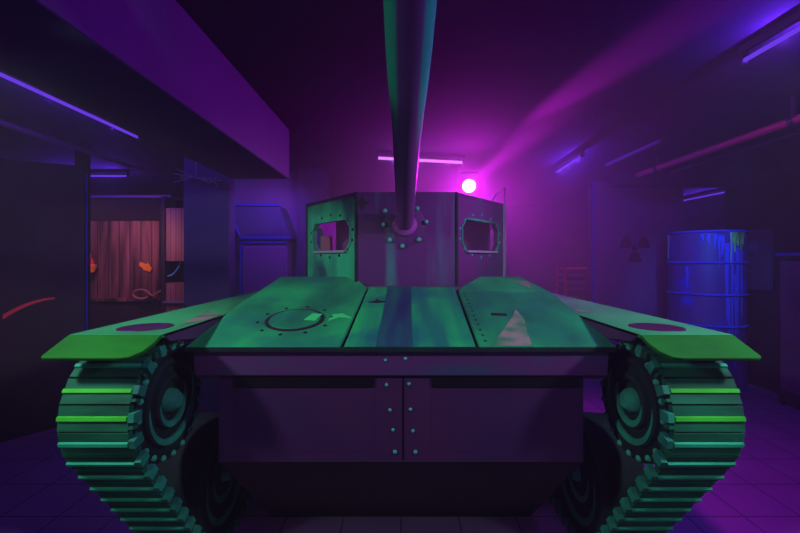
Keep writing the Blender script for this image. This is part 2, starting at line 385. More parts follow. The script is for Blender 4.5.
# tall blue drum
DC = Vector((4.66, 6.12, FL)); DR = 0.484; DH = 2.30
drum = empty('storage_drum', DC, 'tall blue storage drum streaked with paint drips, in front of the right wall end', 'drum')
bm = NB(); lathe(bm, (0, 0, 0), (0, 0, 1), [(0, 0), (0, DR), (DH - 0.03, DR), (DH, DR - 0.02), (DH, DR - 0.05), (DH - 0.03, DR - 0.06), (DH - 0.03, 0)], 64); obj('body', bm, M['drum'], drum, True)
for z in (0.02, 0.46, 0.92, 1.37, 1.83, DH - 0.02):
    bm = NB(); lathe(bm, (0, 0, z), (0, 0, 1), [(-0.022, DR - 0.01), (-0.015, DR + 0.010), (0, DR + 0.020), (0.015, DR + 0.010), (0.022, DR - 0.01)], 64); obj('rib', bm, M['ring'], drum, True)
def drip(bm, ang, z0, z1, w, r=DR + 0.004):
    z0, z1 = z0 * 1.11, z1 * 1.11
    n = 12; L = []; R = []
    for i in range(n + 1):
        t = i / n; z = z0 + (z1 - z0) * t; ww = w * (1 - 0.72 * t) if t < 0.86 else w * 0.42
        if i == n: ww = w * 0.1
        jj = ang + math.sin(t * 7 + ang * 30) * 0.008
        L.append((jj - ww / r, z)); R.append((jj + ww / r, z))
    f = []; k = []
    for (aa, z) in L: f.append(bm.verts.new((r * math.sin(aa), -r * math.cos(aa), z)))
    for (aa, z) in R: k.append(bm.verts.new((r * math.sin(aa), -r * math.cos(aa), z)))
    f2 = [bm.verts.new(v.co * 1.0 - Vector((v.co.x, v.co.y, 0)).normalized() * 0.006) for v in f]
    k2 = [bm.verts.new(v.co * 1.0 - Vector((v.co.x, v.co.y, 0)).normalized() * 0.006) for v in k]
    for i in range(n):
        bm.faces.new((f[i], f[i + 1], k[i + 1], k[i])); bm.faces.new((f[i], f2[i], f2[i + 1], f[i + 1])); bm.faces.new((k[i], k[i + 1], k2[i + 1], k2[i]))
BASE = math.atan2(-DC.x, -DC.y)          # direction of the viewer seen from the drum, as an angle for drip()
face = math.atan2(-DC.x, DC.y)           # sin(a) = x, -cos(a) = y
def dang(px):                            # angle on the drum below picture column px
    s = max(-0.97, min(0.97, (px - 708) / 40.5)); return face + math.asin(s)
bm = NB()
for px, z0, z1, w in ((724, 2.0, 1.75, 0.03), (717, 2.02, 1.82, 0.02), (711, 2.02, 1.90, 0.025), (728, 1.9, 0.9, 0.03), (733, 1.9, 0.55, 0.022), (738, 1.85, 0.75, 0.03), (742, 1.8, 0.95, 0.02), (705, 2.02, 1.93, 0.02), (730, 1.25, 0.4, 0.016), (721, 2.0, 1.6, 0.016), (690, 1.60, 1.32, 0.02), (736, 1.5, 0.3, 0.014)):
    drip(bm, dang(px), z0, z1, w)
o = obj('paint_drip', bm, M['drip'], drum); o['label'] = 'bright blue paint drips'
bm = NB()
for px, z1, w in ((735, 1.78, 0.022), (738, 1.86, 0.04), (741, 1.80, 0.03), (733.5, 1.9, 0.03), (743, 1.88, 0.02)): drip(bm, dang(px), 2.045, z1, w, DR + 0.010)
o = obj('slime', bm, M['slime'], drum); o['label'] = 'green slime running from the rim'
for px, z1, w in ((731.5, 1.62, 0.013), (669.5, 1.70, 0.05)):
    bm = NB(); drip(bm, dang(px), 2.04, z1, w, DR + 0.012); obj('pale_drip', bm, M['paledrip'], drum)
# board on the side wall, and blue topped cabinet
bm = NB(); box(bm, 5.27, 5.3, 5.70, 6.22, 1.23, 2.12)
nb = obj('notice_board', bm, M['wall']); tag(nb, 'dim purple board hung on the dark wall beside the blue drum', 'board')
bm = NB(); lathe(bm, (5.27, 5.98, 1.88), (-1, 0, 0), [(-0.005, 0), (-0.005, 0.09), (0.008, 0.09), (0.008, 0)], 20); obj('disc', bm, M['pale'], nb)
cb = empty('low_cabinet', (5.1, 4.9, FL), 'dark cabinet with a blue top edge against the side wall', 'cabinet')
bm = NB(); box(bm, 4.94, 5.268, 4.60, 5.24, FL + 0.02, 1.73); sub(obj('body', bm, M['dark'], bevel=0.008), cb)
bm = NB(); box(bm, 4.92, 5.268, 4.57, 5.26, 1.73, 1.765); o = sub(obj('top', bm, M['blueedge']), cb); o['label'] = 'blue top edge'
bm = NB(); box(bm, 4.925, 4.94, 4.65, 5.19, 0.0, 1.66); sub(obj('door', bm, M['wall']), cb)
bm = NB(); box(bm, 4.905, 4.925, 4.70, 4.72, 0.8, 0.95); sub(obj('handle', bm, M['steel']), cb)
for x in (4.97, 5.23):
    for y in (4.64, 5.20):
        bm = NB(); box(bm, x - 0.02, x + 0.02, y - 0.02, y + 0.02, FL, FL + 0.03); sub(obj('foot', bm, M['black']), cb)

# pipes and conduits along the ceiling, right
def pipe(name, pts, r, m, label, cat, clamps=()):
    bm = NB(); path_tube(bm, pts, r, 14); o = obj(name, bm, m, None, True); tag(o, label, cat)
    for y in clamps:
        bm = NB(); x, z = pts[0][0], pts[0][2]
        box(bm, x - 0.01, x + 0.01, y - 0.015, y + 0.015, z + r * 0.6, CH); lathe(bm, (x, y, z), (0, 1, 0), [(-0.02, r + 0.002), (-0.02, r + 0.008), (0.02, r + 0.008), (0.02, r + 0.002)], 16)
        obj('clamp', bm, M['fixture'], o)
    return o
pipe('ceiling_pipe', [(3.14, 1.0, 2.8), (3.14, 3.0, 2.8), (3.14, 5.3, 2.8)], 0.034, M['pipe'], 'thick red pipe running along the ceiling at right', 'pipe', (1.6, 3.2, 4.9))
pipe('conduit', [(2.72, 4.2, 2.93), (2.72, 5.3, 2.93)], 0.022, M['conduit'], 'short grey conduit under the ceiling, between red pipe and short violet tube', 'conduit')
pipe('conduit', [(3.5, 2.0, 2.93), (3.5, 5.3, 2.93)], 0.018, M['conduit'], 'thin grey conduit on the ceiling, on the drum side of the red pipe', 'conduit')
pipe('conduit', [(3.9, 2.0, 2.94), (3.9, 5.85, 2.94)], 0.015, M['conduit'], 'thinnest conduit on the ceiling, close to the side wall', 'conduit')
pipe('conduit', [(-3.6, 1.5, 2.92), (-3.6, 5.55, 2.92)], 0.03, M['conduit'], 'grey conduit on the ceiling above the black partition', 'conduit')
# loose cables at the top of the blue column
bm = NB()
c = at(196, 178, 4.4)
for k in range(4):
    s = random.uniform(-0.25, 0.15); path_tube(bm, [c + Vector((-0.18 + s * 0.3, 0, 0.10 - 0.05 * k)), c + Vector((0.0, -0.02 * k, 0.0)), c + Vector((0.16, 0.0, -0.02 * k)), c + Vector((0.26 + s * 0.2, 0.03, -0.10 + 0.04 * k))], 0.006, 6)
path_tube(bm, [c + Vector((0, 0, 0)), c + Vector((0.0, 0, CH - c.z))], 0.006, 6)
tag(obj('loose_wiring', bm, M['steel'], None, True), 'tangle of thin loose wires hanging by the blue column', 'wires')

# ------------------------------------------------------------------ violet tube lamps
VIO = (0.14, 0.025, 1.0)
def lamp_area(loc, sx, sy, col, power, rot=(0, 0, 0)):
    l = bpy.data.lights.new('tube_light', 'AREA'); l.shape = 'RECTANGLE'; l.size = sx; l.size_y = sy; l.color = col; l.energy = power
    o = bpy.data.objects.new('tube_light', l); COL.objects.link(o); o.location = loc; o.rotation_euler = rot; o.visible_camera = True
    return o
def tube_lamp(p0, p1, label, m, power, col=VIO, drop=0.075, r=0.013):
    p0, p1 = Vector(p0), Vector(p1); d = (p1 - p0); L = d.length; d.normalize(); mid = (p0 + p1) / 2
    top = CH - mid.z
    root = empty('tube_lamp', mid + Vector((0, 0, top)), label, 'tube lamp')
    n = Vector((-d.y, d.x, 0))
    bm = NB(); slab(bm, [(-L / 2 - 0.03, -0.018), (L / 2 + 0.03, -0.018), (L / 2 + 0.03, 0.018), (-L / 2 - 0.03, 0.018)], [], mid + Vector((0, 0, top)), d, n, (0, 0, 1), 0.04)
    sub(obj('housing', bm, M['fixture']), root)
    bm = NB(); tube(bm, p0, p1, r, seg=12); sub(obj('tube', bm, m, None, True), root)
    for e, s in ((p0, -1), (p1, 1)):
        bm = NB(); q = e + d * s * 0.012; slab(bm, [(-0.012, -0.02), (0.012, -0.02), (0.012, 0.02), (-0.012, 0.02)], [], q + Vector((0, 0, top - 0.02)), d, n, (0, 0, 1), top + 0.0)
        sub(obj('end_cap', bm, M['fixture']), root)
    for t in ((-0.33, 0, 0.33) if power else ()):
        l = bpy.data.lights.new('tube_light', 'POINT'); l.color = col; l.energy = power / 3; l.shadow_soft_size = 0.0
        o = bpy.data.objects.new('tube_light', l); COL.objects.link(o); o.location = mid + d * L * t - Vector((0, 0, r + 0.012))
    return root
TZ = CH - 0.09
def on_ceil(px, py, z=TZ):
    d = (z - EYE) * F / (HY - py); return Vector(((px - CX) * d / F, d, z))
e = on_ceil(137, 137)
tube_lamp((e.x, e.y - 2.0, TZ), e, 'long violet tube lamp on the ceiling above the black partition', M['tube'], 26)
e = on_ceil(745, 60)
tube_lamp((e.x, e.y - 1.5, TZ), e, 'bright violet tube lamp at the top of the scene, on the red pipe side', M['tube'], 70)
e0, e1 = on_ceil(557.5, 171.5), on_ceil(582, 156)
tube_lamp(e0, e1, 'short violet tube lamp on the ceiling between spotlight and red pipe', M['tube'], 26)
e0 = on_ceil(378, 158); e1 = on_ceil(462, 162.5)
tube_lamp(e0, e1, 'pinkish tube lamp crossing behind the gun barrel', M['tubepink'], 6, (0.55, 0.1, 1.0), r=0.018)
e0 = on_ceil(86, 176); e1 = on_ceil(129, 176.5)
tube_lamp((e0.x - 0.6, e0.y, TZ), (e1.x, e0.y, TZ), 'faint violet tube lamp above the timber hut', M['tube'], 34)
e0, e1 = on_ceil(683, 201), on_ceil(716, 193)
tube_lamp((5.95, 7.3, TZ), (5.95, 8.6, TZ), 'distant violet tube lamp seen above the blue drum', M['tube'], 26)

tube_lamp((0.9, -0.4, TZ), (0.9, 0.8, TZ), 'added unseen violet tube lamp overhead, between the viewer and the tank', M['tube'], 42, (0.42, 0.07, 1.0))  # added fixture out of view, lifts hull front and floor with violet

# ------------------------------------------------------------------ magenta moving spotlight
SP = at(469, 186, 5.4)
spot = empty('stage_spotlight', SP, 'glowing magenta stage spotlight hanging from the ceiling behind the turret', 'spotlight')
def sobj(nm, bm, m, sm=True): return sub(obj(nm, bm, m, None, sm), spot)
D1 = Vector((-0.2, -1, -0.14)).normalized()
bm = NB(); lathe(bm, SP, D1, [(-0.26, 0), (-0.26, 0.07), (-0.20, 0.10), (-0.02, 0.105), (0.0, 0.098), (-0.012, 0.083)], 28); sobj('head', bm, M['fixture'])
bm = NB(); lathe(bm, SP, D1, [(-0.012, 0.085), (0.006, 0.078), (0.02, 0.05), (0.026, 0)], 28); sobj('lens', bm, M['lens'])
bm = NB(); box(bm, SP.x - 0.135, SP.x - 0.115, SP.y + 0.02, SP.y + 0.14, SP.z - 0.05, SP.z + 0.2); box(bm, SP.x + 0.115, SP.x + 0.135, SP.y + 0.02, SP.y + 0.14, SP.z - 0.05, SP.z + 0.2); box(bm, SP.x - 0.135, SP.x + 0.135, SP.y + 0.02, SP.y + 0.14, SP.z + 0.18, SP.z + 0.2); sobj('yoke', bm, M['fixture'], False)
bm = NB(); box(bm, SP.x - 0.12, SP.x + 0.12, SP.y - 0.03, SP.y + 0.2, SP.z + 0.2, CH); sobj('base', bm, M['fixture'], False)

def light(name, kind, loc, col, power, target=None, **kw):
    l = bpy.data.lights.new(name, kind); l.color = col; l.energy = power
    for k, v in kw.items(): setattr(l, k, v)
    o = bpy.data.objects.new(name, l); COL.objects.link(o); o.location = loc
    if target is not None: o.rotation_euler = (Vector(target) - Vector(loc)).to_track_quat('-Z', 'Y').to_euler()
    return o
MAG = (0.88, 0.012, 1.0)
light('spot_glow', 'SPOT', SP + D1 * 0.05, MAG, 330, SP + D1 - Vector((0, 0, 0.55)), spot_size=math.radians(160), spot_blend=1.0, shadow_soft_size=0.06)
light('spot_beam', 'SPOT', SP + D1 * 0.06, MAG, 1700, SP + Vector((0.55, -2.8, 0.36)), spot_size=math.radians(10), spot_blend=0.9, shadow_soft_size=0.05)
light('magenta_fill', 'SPOT', (2.1, 1.55, 2.9), MAG, 300, (0.45, 3.4, 1.95), spot_size=math.radians(26), spot_blend=0.9, shadow_soft_size=0.06)  # added unseen lamp, tints the turret front and the haze before it

# ------------------------------------------------------------------ the tank
tank = empty('tank', (0, 2.2, 0), 'big green painted battle tank facing forward with raised gun', 'tank')
def T(name, bm, m, parent=None, smooth=False, bevel=0.0):
    o = obj(name, bm, m, None, smooth, bevel)
    p = parent or tank
    o.parent = p; o.matrix_parent_inverse = Matrix.Translation(tank.location).inverted() if p is tank else Matrix.Identity(4)
    return o
def zg(d): return 1.247 + 0.229 * (d - 2.04)

# hull body
bm = NB()
prism(bm, [(2.10, 0.655), (2.96, -0.19), (4.8, 0.1), (5.3, 0.8), (5.3, 1.07), (2.10, 1.07)], -0.95, 0.95)
prism(bm, [(2.09, 1.07), (5.35, 1.07), (5.35, 1.30), (3.4, 1.46), (3.0, zg(3.0) - 0.035), (2.1, zg(2.1) - 0.035)], -1.07, 1.07)
box(bm, -0.96, 1.0, 3.05, 5.3, 1.3, 1.478)
T('hull', bm, M['hull'])
# nose: vertical plate, sloped plate, top band
bm = NB(); prism(bm, [(2.085, 0.642), (2.10, 0.642), (2.10, 1.085), (2.085, 1.085)], -0.95, 0.95); nose = T('nose_plate', bm, M['nose'])
bm = NB(); prism(bm, [(2.083, 0.640), (2.10, 0.655), (2.965, -0.198), (2.94, -0.198)], -0.95, 0.95); T('lower_plate', bm, M['black'])
bm = NB(); prism(bm, [(2.068, 1.09), (2.12, 1.09), (2.12, 1.225), (2.052, 1.225)], -1.07, 1.07); T('nose_band', bm, M['band'], bevel=0.006)
# raised panels with a dark slot above each, and the centre strap with rivets
for x0, x1 in ((-0.86, -0.14), (0.16, 0.93)):
    bm = NB(); slab(bm, [(x0, 0.69), (x1, 0.69), (x1, 1.02), (x0, 1.02)], [], (0, 2.0838, 0), (1, 0, 0), (0, 0, 1), (0, -1, 0), 0.01); T('nose_panel', bm, M['nose'])
    bm = NB(); slab(bm, [(x0, 1.03), (x1, 1.03), (x1, 1.08), (x0, 1.08)], [], (0, 2.078, 0), (1, 0, 0), (0, 0, 1), (0, -1, 0), 0.012); T('vision_slot', bm, M['slot'])
bm = NB(); slab(bm, [(0.006, 0.65), (0.016, 0.65), (0.016, 1.085), (0.006, 1.085)], [], (0, 2.0835, 0), (1, 0, 0), (0, 0, 1), (0, -1, 0), 0.01)
strap = T('centre_seam', bm, M['slot'])
for px, py in ((386.5, 385), (390, 410), (393, 430), (395, 452), (409, 384), (410.5, 409.5), (413, 431), (415.5, 452)):
    bm = NB(); p = at(px, py, 2.083); dome(bm, p, (0, -1, 0), 0.009 if py < 440 else 0.011); T('rivet', bm, M['rivet'], strap, True)
for px, py in ((385.5, 360), (405.5, 358.5)):
    bm = NB(); p = at(px, py, 2.058); dome(bm, p, (0, -1, 0.2), 0.009); T('rivet', bm, M['rivet'], strap, True)

# glacis plates
GU, GV = Vector((1, 0, 0)), Vector((0, 1, 0.229)); GN = Vector((0, -0.229, 1)).normalized()
GO = Vector((0, 0, zg(0)))
def gp(x, d, h=0.0): return GO + GU * x + GV * d + GN * h
def gplate(name, poly, m, th=0.03, h=0.0, parent=None, bevel=0.005):
    bm = NB(); slab(bm, poly, [], GO + GN * h, GU, GV, GN, th); return T(name, bm, m, parent, bevel=bevel)
lp = gplate('glacis_plate', [(-1.10, 2.04), (-0.315, 2.04), (-0.262, 3.05), (-0.39, 3.34), (-1.0, 3.34), (-1.085, 2.69)], M['deck'])
cp = gplate('glacis_plate', [(-0.295, 2.04), (0.385, 2.04), (0.41, 3.08), (-0.245, 3.08)], M['deckmid'], h=-0.004)
rp = gplate('glacis_plate', [(0.402, 2.04), (1.10, 2.04), (1.092, 2.945), (0.426, 2.945)], M['deck'], h=0.004)
rp2 = gplate('glacis_plate', [(0.427, 2.96), (1.09, 2.96), (1.0, 3.34), (0.66, 3.34), (0.49, 3.1)], M['deck'])
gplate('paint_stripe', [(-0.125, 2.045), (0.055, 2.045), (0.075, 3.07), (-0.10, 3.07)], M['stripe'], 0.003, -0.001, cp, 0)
# front edge strip of the glacis
bm = NB(); slab(bm, [(-1.10, -0.012), (1.10, -0.012), (1.10, 0.012), (-1.10, 0.012)], [], gp(0, 2.03, -0.012), (1, 0, 0), (0, 0, 1), (0, -1, 0), 0.02); T('edge_strip', bm, M['wheel'], bevel=0.003)
# round hatch on the left plate
def ring(bm, cx, cd, r0, r1, h0, h1, seg=40):
    c = gp(cx, cd); lathe(bm, c, GN, [(h0, r0), (h1, r0), (h1, r1), (h0, r1), (h0, r0)], seg)
hx, hd, hr = -0.635, 2.40, 0.165
bm = NB(); lathe(bm, gp(hx, hd), GN, [(0.0, 0), (0.0, hr - 0.012), (0.010, hr - 0.016), (0.012, 0)], 40); hatch = T('hatch_cover', bm, M['deck'], lp, True)
bm = NB(); ring(bm, hx, hd, hr - 0.010, hr + 0.008, -0.01, 0.006); T('hatch_rim', bm, M['black'], lp, True)
for k in range(10):
    t = k / 10 * 2 * PI + 0.2; c = gp(hx + math.cos(t) * (hr + 0.05), hd + math.sin(t) * (hr + 0.05))
    bm = NB(); dome(bm, c, GN, 0.011); T('hatch_bolt', bm, M['wheel'], lp, True)
bm = NB()
slab(bm, [(hx + 0.06, hd - 0.03), (hx + 0.13, hd - 0.04), (hx + 0.15, hd + 0.06), (hx + 0.09, hd + 0.07)], [], GO + GN * 0.014, GU, GV, GN, 0.003)
slab(bm, [(hx + 0.20, hd - 0.02), (hx + 0.26, hd + 0.04), (hx + 0.34, hd + 0.02), (hx + 0.27, hd + 0.10), (hx + 0.21, hd + 0.08)], [], GO + GN * 0.003, GU, GV, GN, 0.003)
T('paint_dab', bm, M['brighten'], lp)
# torn star marks, slot and rivets
def star(name, org, U, V, N, r, par, pts=((1, .2), (.25, .28), (.1, 1), (-.2, .3), (-1, -.1), (-.25, -.22), (0, -.9), (.3, -.25))):
    bm = NB(); slab(bm, [(a * r, b * r) for a, b in pts], [], Vector(org) + Vector(N) * 0.003, U, V, N, 0.004); T(name, bm, M['black'], par)
star('torn_hole', gp((377 - CX) / F * 2.72, 2.72), GU, GV, GN, 0.06, cp, ((1, .1), (.3, .25), (.0, .9), (-.3, .2), (-1, -.1), (-.2, -.3), (.2, -.3)))
bm = NB(); slab(bm, [(0.555, 2.46), (0.65, 2.45), (0.655, 2.49), (0.56, 2.50)], [], GO + GN * 0.006, GU, GV, GN, 0.004); T('slot', bm, M['black'], rp)
for k in range(12):
    d = 2.10 + k * 0.072; bm = NB(); dome(bm, gp(0.44 + 0.02 * (d - 2.04), d, 0.004), GN, 0.008); T('rivet', bm, M['wheel'], rp, True)
bm = NB(); slab(bm, [(0.46, 2.045), (0.67, 2.045), (0.70, 2.22), (0.74, 2.40), (0.735, 2.56), (0.66, 2.40), (0.55, 2.20)], [], GO + GN * 0.0055, GU, GV, GN, 0.002); T('pale_patch', bm, M['palepatch'], rp)
bm = NB(); slab(bm, [(0.98, 2.99), (1.02, 3.20), (0.90, 3.24)], [], GO + GN * 0.002, GU, GV, GN, 0.002); T('pale_patch', bm, M['palepatch'], rp2)

# fenders
for s in (-1, 1):
    fz, ft = 1.35, 0.018
    # profile in (y, z): deck then lip down; outline in x with a rounded inner-front corner
    bm = NB()
    xi, xo = 1.095, 1.52
    slab(bm, [(s * xo, 1.83), (s * xi, 1.83), (s * xi, 5.42), (s * xo, 5.42)], [], (0, 0, fz), (1, 0, 0), (0, 1, 0), (0, 0, 1), ft)
    fend = T('fender', bm, M['fender'], bevel=0.004)
    # lip
    Vl = Vector((0, -0.136, -0.073)); ll = Vl.length; Vl.normalize(); Nl = Vector((0, Vl.z, -Vl.y)); Nl = Nl if Nl.z > 0 else -Nl
    out = [(s * xo, 0), (s * xi, 0), (s * (xi + 0.004), ll * 0.35), (s * (xi + 0.022), ll * 0.72), (s * (xi + 0.06), ll * 0.96), (s * (xi + 0.10), ll), (s * (xo - 0.005), ll), (s * (xo + 0.012), ll * 0.97), (s * (xo + 0.014), ll * 0.86)]
    bm = NB(); slab(bm, out, [], (0, 1.83, fz), (1, 0, 0), Vl, Nl, ft); T('fender_lip', bm, M['lip'], fend, bevel=0.004)
    # inner skirt
    bm = NB(); prism(bm, [(1.84, fz - 0.002), (5.4, fz - 0.002), (5.4, fz - 0.10), (2.3, fz - 0.10), (1.9, fz - 0.045)], *(sorted((s * 1.095, s * 1.110)))); T('fender_skirt', bm, M['hull'], fend)
    bm = NB(); lathe(bm, (s * 1.29, 2.02, fz), (0, 0, 1), [(-0.005, 0.125), (0.003, 0.122), (0.004, 0.105), (0.002, 0.10), (0.002, 0)], 40); T('hole_disc', bm, M['holeshade'], fend, True)  # dark disc stands for the shade in an open fender hole
    if s < 0:
        bm = NB(); slab(bm, [(-1.14, 2.05), (-1.10, 2.30), (-1.10, 2.45), (-1.27, 2.62), (-1.20, 2.3)], [], (0, 0, fz + 0.002), (1, 0, 0), (0, 1, 0), (0, 0, 1), 0.003); T('pale_patch', bm, M['palepatch'], fend)
    else:
        bm = NB(); slab(bm, [(1.10, 2.72), (1.22, 2.55), (1.16, 3.1), (1.10, 3.15)], [], (0, 0, fz + 0.002), (1, 0, 0), (0, 1, 0), (0, 0, 1), 0.003); T('pale_patch', bm, M['palepatch'], fend)

# running gear
circ = [(2.07, 0.965, 0.335), (2.72, 0.24, 0.428), (4.46, 0.24, 0.428), (5.04, 0.965, 0.335)]
def belt():
    P = []
    for cy, cz, r in circ:
        for k in range(180): P.append((cy + r * math.cos(2 * PI * k / 180), cz + r * math.sin(2 * PI * k / 180)))
    P = sorted(set(P))
    cr = lambda o, a, b: (a[0] - o[0]) * (b[1] - o[1]) - (a[1] - o[1]) * (b[0] - o[0])
    def half(Q):
        h = []
        for p in Q:
            while len(h) > 1 and cr(h[-2], h[-1], p) <= 0: h.pop()
            h.append(p)
        return h[:-1]
    return half(P) + half(P[::-1])
B = belt()                                # counter-clockwise in (y, z): runs along the ground backwards, forward on top
# start at the point of the sprocket 6 degrees above the front
st = min(range(len(B)), key=lambda i: (B[i][0] - (2.07 - 0.335 * math.cos(math.radians(6)))) ** 2 + (B[i][1] - (0.965 + 0.335 * math.sin(math.radians(6)))) ** 2)
B = B[st:] + B[:st]
cum = [0]
for i in range(len(B)): cum.append(cum[-1] + math.hypot(B[(i + 1) % len(B)][0] - B[i][0], B[(i + 1) % len(B)][1] - B[i][1]))
TOT = cum[-1]; NL = round(TOT / 0.1175); PIT = TOT / NL
def bp(s):
    s %= TOT
    lo = 0
    for i in range(len(B)):
        if cum[i + 1] >= s: lo = i; break
    a, b = B[lo], B[(lo + 1) % len(B)]; t = (s - cum[lo]) / max(1e-9, cum[lo + 1] - cum[lo])
    return Vector((0, a[0] + (b[0] - a[0]) * t, a[1] + (b[1] - a[1]) * t))
XO, XI = 1.494, 1.186
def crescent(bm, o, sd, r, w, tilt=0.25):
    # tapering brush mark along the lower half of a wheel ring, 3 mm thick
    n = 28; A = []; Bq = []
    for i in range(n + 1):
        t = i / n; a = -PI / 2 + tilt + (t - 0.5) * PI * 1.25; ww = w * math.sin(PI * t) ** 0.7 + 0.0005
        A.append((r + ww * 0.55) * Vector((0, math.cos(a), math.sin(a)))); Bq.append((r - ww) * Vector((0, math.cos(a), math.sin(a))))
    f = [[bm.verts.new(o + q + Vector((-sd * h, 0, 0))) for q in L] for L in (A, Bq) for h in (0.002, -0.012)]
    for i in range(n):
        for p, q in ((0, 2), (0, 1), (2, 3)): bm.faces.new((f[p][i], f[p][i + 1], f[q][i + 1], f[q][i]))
def link(bm, s, sd, gm=1, gh=0.010):
    """one track shoe: plate, raised grouser bar and inner edge lugs; sd = side (+1/-1)"""
    p0, p1 = bp(s - PIT * 0.46), bp(s + PIT * 0.46); c = (p0 + p1) / 2
    t = (p1 - p0).normalized(); n = Vector((0, t.z, -t.y)); L = (p1 - p0).length
    def bar(xa, xb, ta, tb, na, nb, mi, taper=0.0):
        vs = []
        for x in (xa, xb):
            for tt, nn in ((ta, na), (tb, na), (tb - taper, nb), (ta + taper, nb)):
                vs.append(bm.verts.new(Vector((sd * x, 0, 0)) + c + t * tt + n * nn))
        for q in ((0, 1, 2, 3), (4, 5, 6, 7), (0, 1, 5, 4), (1, 2, 6, 5), (2, 3, 7, 6), (3, 0, 4, 7)):
            bm.faces.new([vs[i] for i in q]).material_index = mi
    bar(XI, XO, -L / 2, L / 2, -0.030, 0.0, 0)
    bar(XI + 0.004, XO, -0.011, 0.011, 0.0, gh, gm, 0.003)
    bar(XI - 0.030, XI - 0.003, -0.030, 0.020, -0.045, 0.012, 2, 0.006)     # edge lug
    bar(XI - 0.022, XI - 0.002, 0.030, 0.048, -0.036, 0.002, 0, 0.003)
VISN = 44
for sd in (-1, 1):
    bm = NB()
    ks = list(range(-8, VISN - 8))
    for k in range(NL):
        kk = k if k < NL - 8 else k - NL
        if kk not in ks: link(bm, kk * PIT, sd, 3)
    tr = T('track', bm, [M['link'], M['grouser'], M['relief'], M['bar']])
    for k in ks:
        bm = NB(); link(bm, k * PIT, sd, 1 if k in (0, -1) else 3, 0.012 if 2 <= k <= 12 else 0.010); T('track_link', bm, [M['link'], M['grouser'], M['relief'], M['bar']], tr)
    # drive sprocket: dished disc with two raised rings, hub and rim bolts; axis towards the hull
    ax = Vector((-sd, 0, 0)); o0 = Vector((sd * 1.20, 2.07, 0.965))
    bm = NB(); lathe(bm, o0, ax, [(-0.26, 0), (-0.26, 0.29), (0.0, 0.295), (0.015, 0.290), (0.022, 0.255), (0.006, 0.240), (0.002, 0.225), (0.002, 0.17), (0.0, 0.10), (0.0, 0)], 56)
    sp = T('drive_sprocket', bm, M['wheel'], None, True)
    for r in (0.203, 0.118):
        bm = NB(); lathe(bm, o0, ax, [(0.0, r + 0.024), (0.018, r + 0.017), (0.026, r), (0.016, r - 0.018), (0.0, r - 0.024)], 56); T('wheel_ring', bm, M['wheel'], sp, True)
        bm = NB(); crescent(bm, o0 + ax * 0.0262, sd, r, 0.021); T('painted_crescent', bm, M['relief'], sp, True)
    bm = NB(); lathe(bm, o0, ax, [(0.0, 0.062), (0.03, 0.056), (0.052, 0.036), (0.058, 0)], 28); T('hub', bm, M['relief'], sp, True)
    for k in range(20):
        a = 2 * PI * k / 20; c = o0 + ax * 0.018 + Vector((0, math.cos(a), math.sin(a))) * 0.273
        bm = NB(); dome(bm, c, ax, 0.0165, 0.9); T('bolt', bm, M['bolt'], sp, True)
    # road wheels and the rear idler
    for wy, wz, wr in ((2.72, 0.24, 0.39), (3.59, 0.24, 0.39), (4.46, 0.24, 0.39), (5.04, 0.965, 0.295)):
        o1 = Vector((sd * 1.20, wy, wz)); k = wr / 0.30
        bm = NB(); lathe(bm, o1, ax, [(-0.26, 0), (-0.26, wr - 0.01), (0.0, wr), (0.02, wr - 0.012), (0.022, wr - 0.035), (0.004, wr - 0.05), (0.0, 0)], 44)
        w = T('road_wheel' if wz < 0.5 else 'idler_wheel', bm, M['wheel'], None, True)
        bm = NB(); lathe(bm, o1, ax, [(0.0, 0.245 * k), (0.02, 0.23 * k), (0.02, 0.21 * k), (0.0, 0.195 * k)], 44); T('wheel_ring', bm, M['wheel'], w, True)
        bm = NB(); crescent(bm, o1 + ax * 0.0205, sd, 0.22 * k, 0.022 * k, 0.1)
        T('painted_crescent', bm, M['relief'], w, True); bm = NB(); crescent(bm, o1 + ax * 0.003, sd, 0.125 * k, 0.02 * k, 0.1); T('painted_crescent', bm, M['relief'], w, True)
        bm = NB(); lathe(bm, o1, ax, [(0.0, 0.055), (0.035, 0.046), (0.05, 0.03), (0.054, 0)], 24); T('hub', bm, M['relief'], w, True)
    # axle stubs tie the wheels to the hull
    for wy in (2.72, 3.59, 4.46):
        bm = NB(); tube(bm, (sd * 0.94, wy, 0.24), (sd * 1.19, wy, 0.24), 0.03); T('axle', bm, M['black'])
    bm = NB(); tube(bm, (sd * 0.94, 5.04, 0.93), (sd * 1.19, 5.04, 0.965), 0.04); T('axle', bm, M['black'])

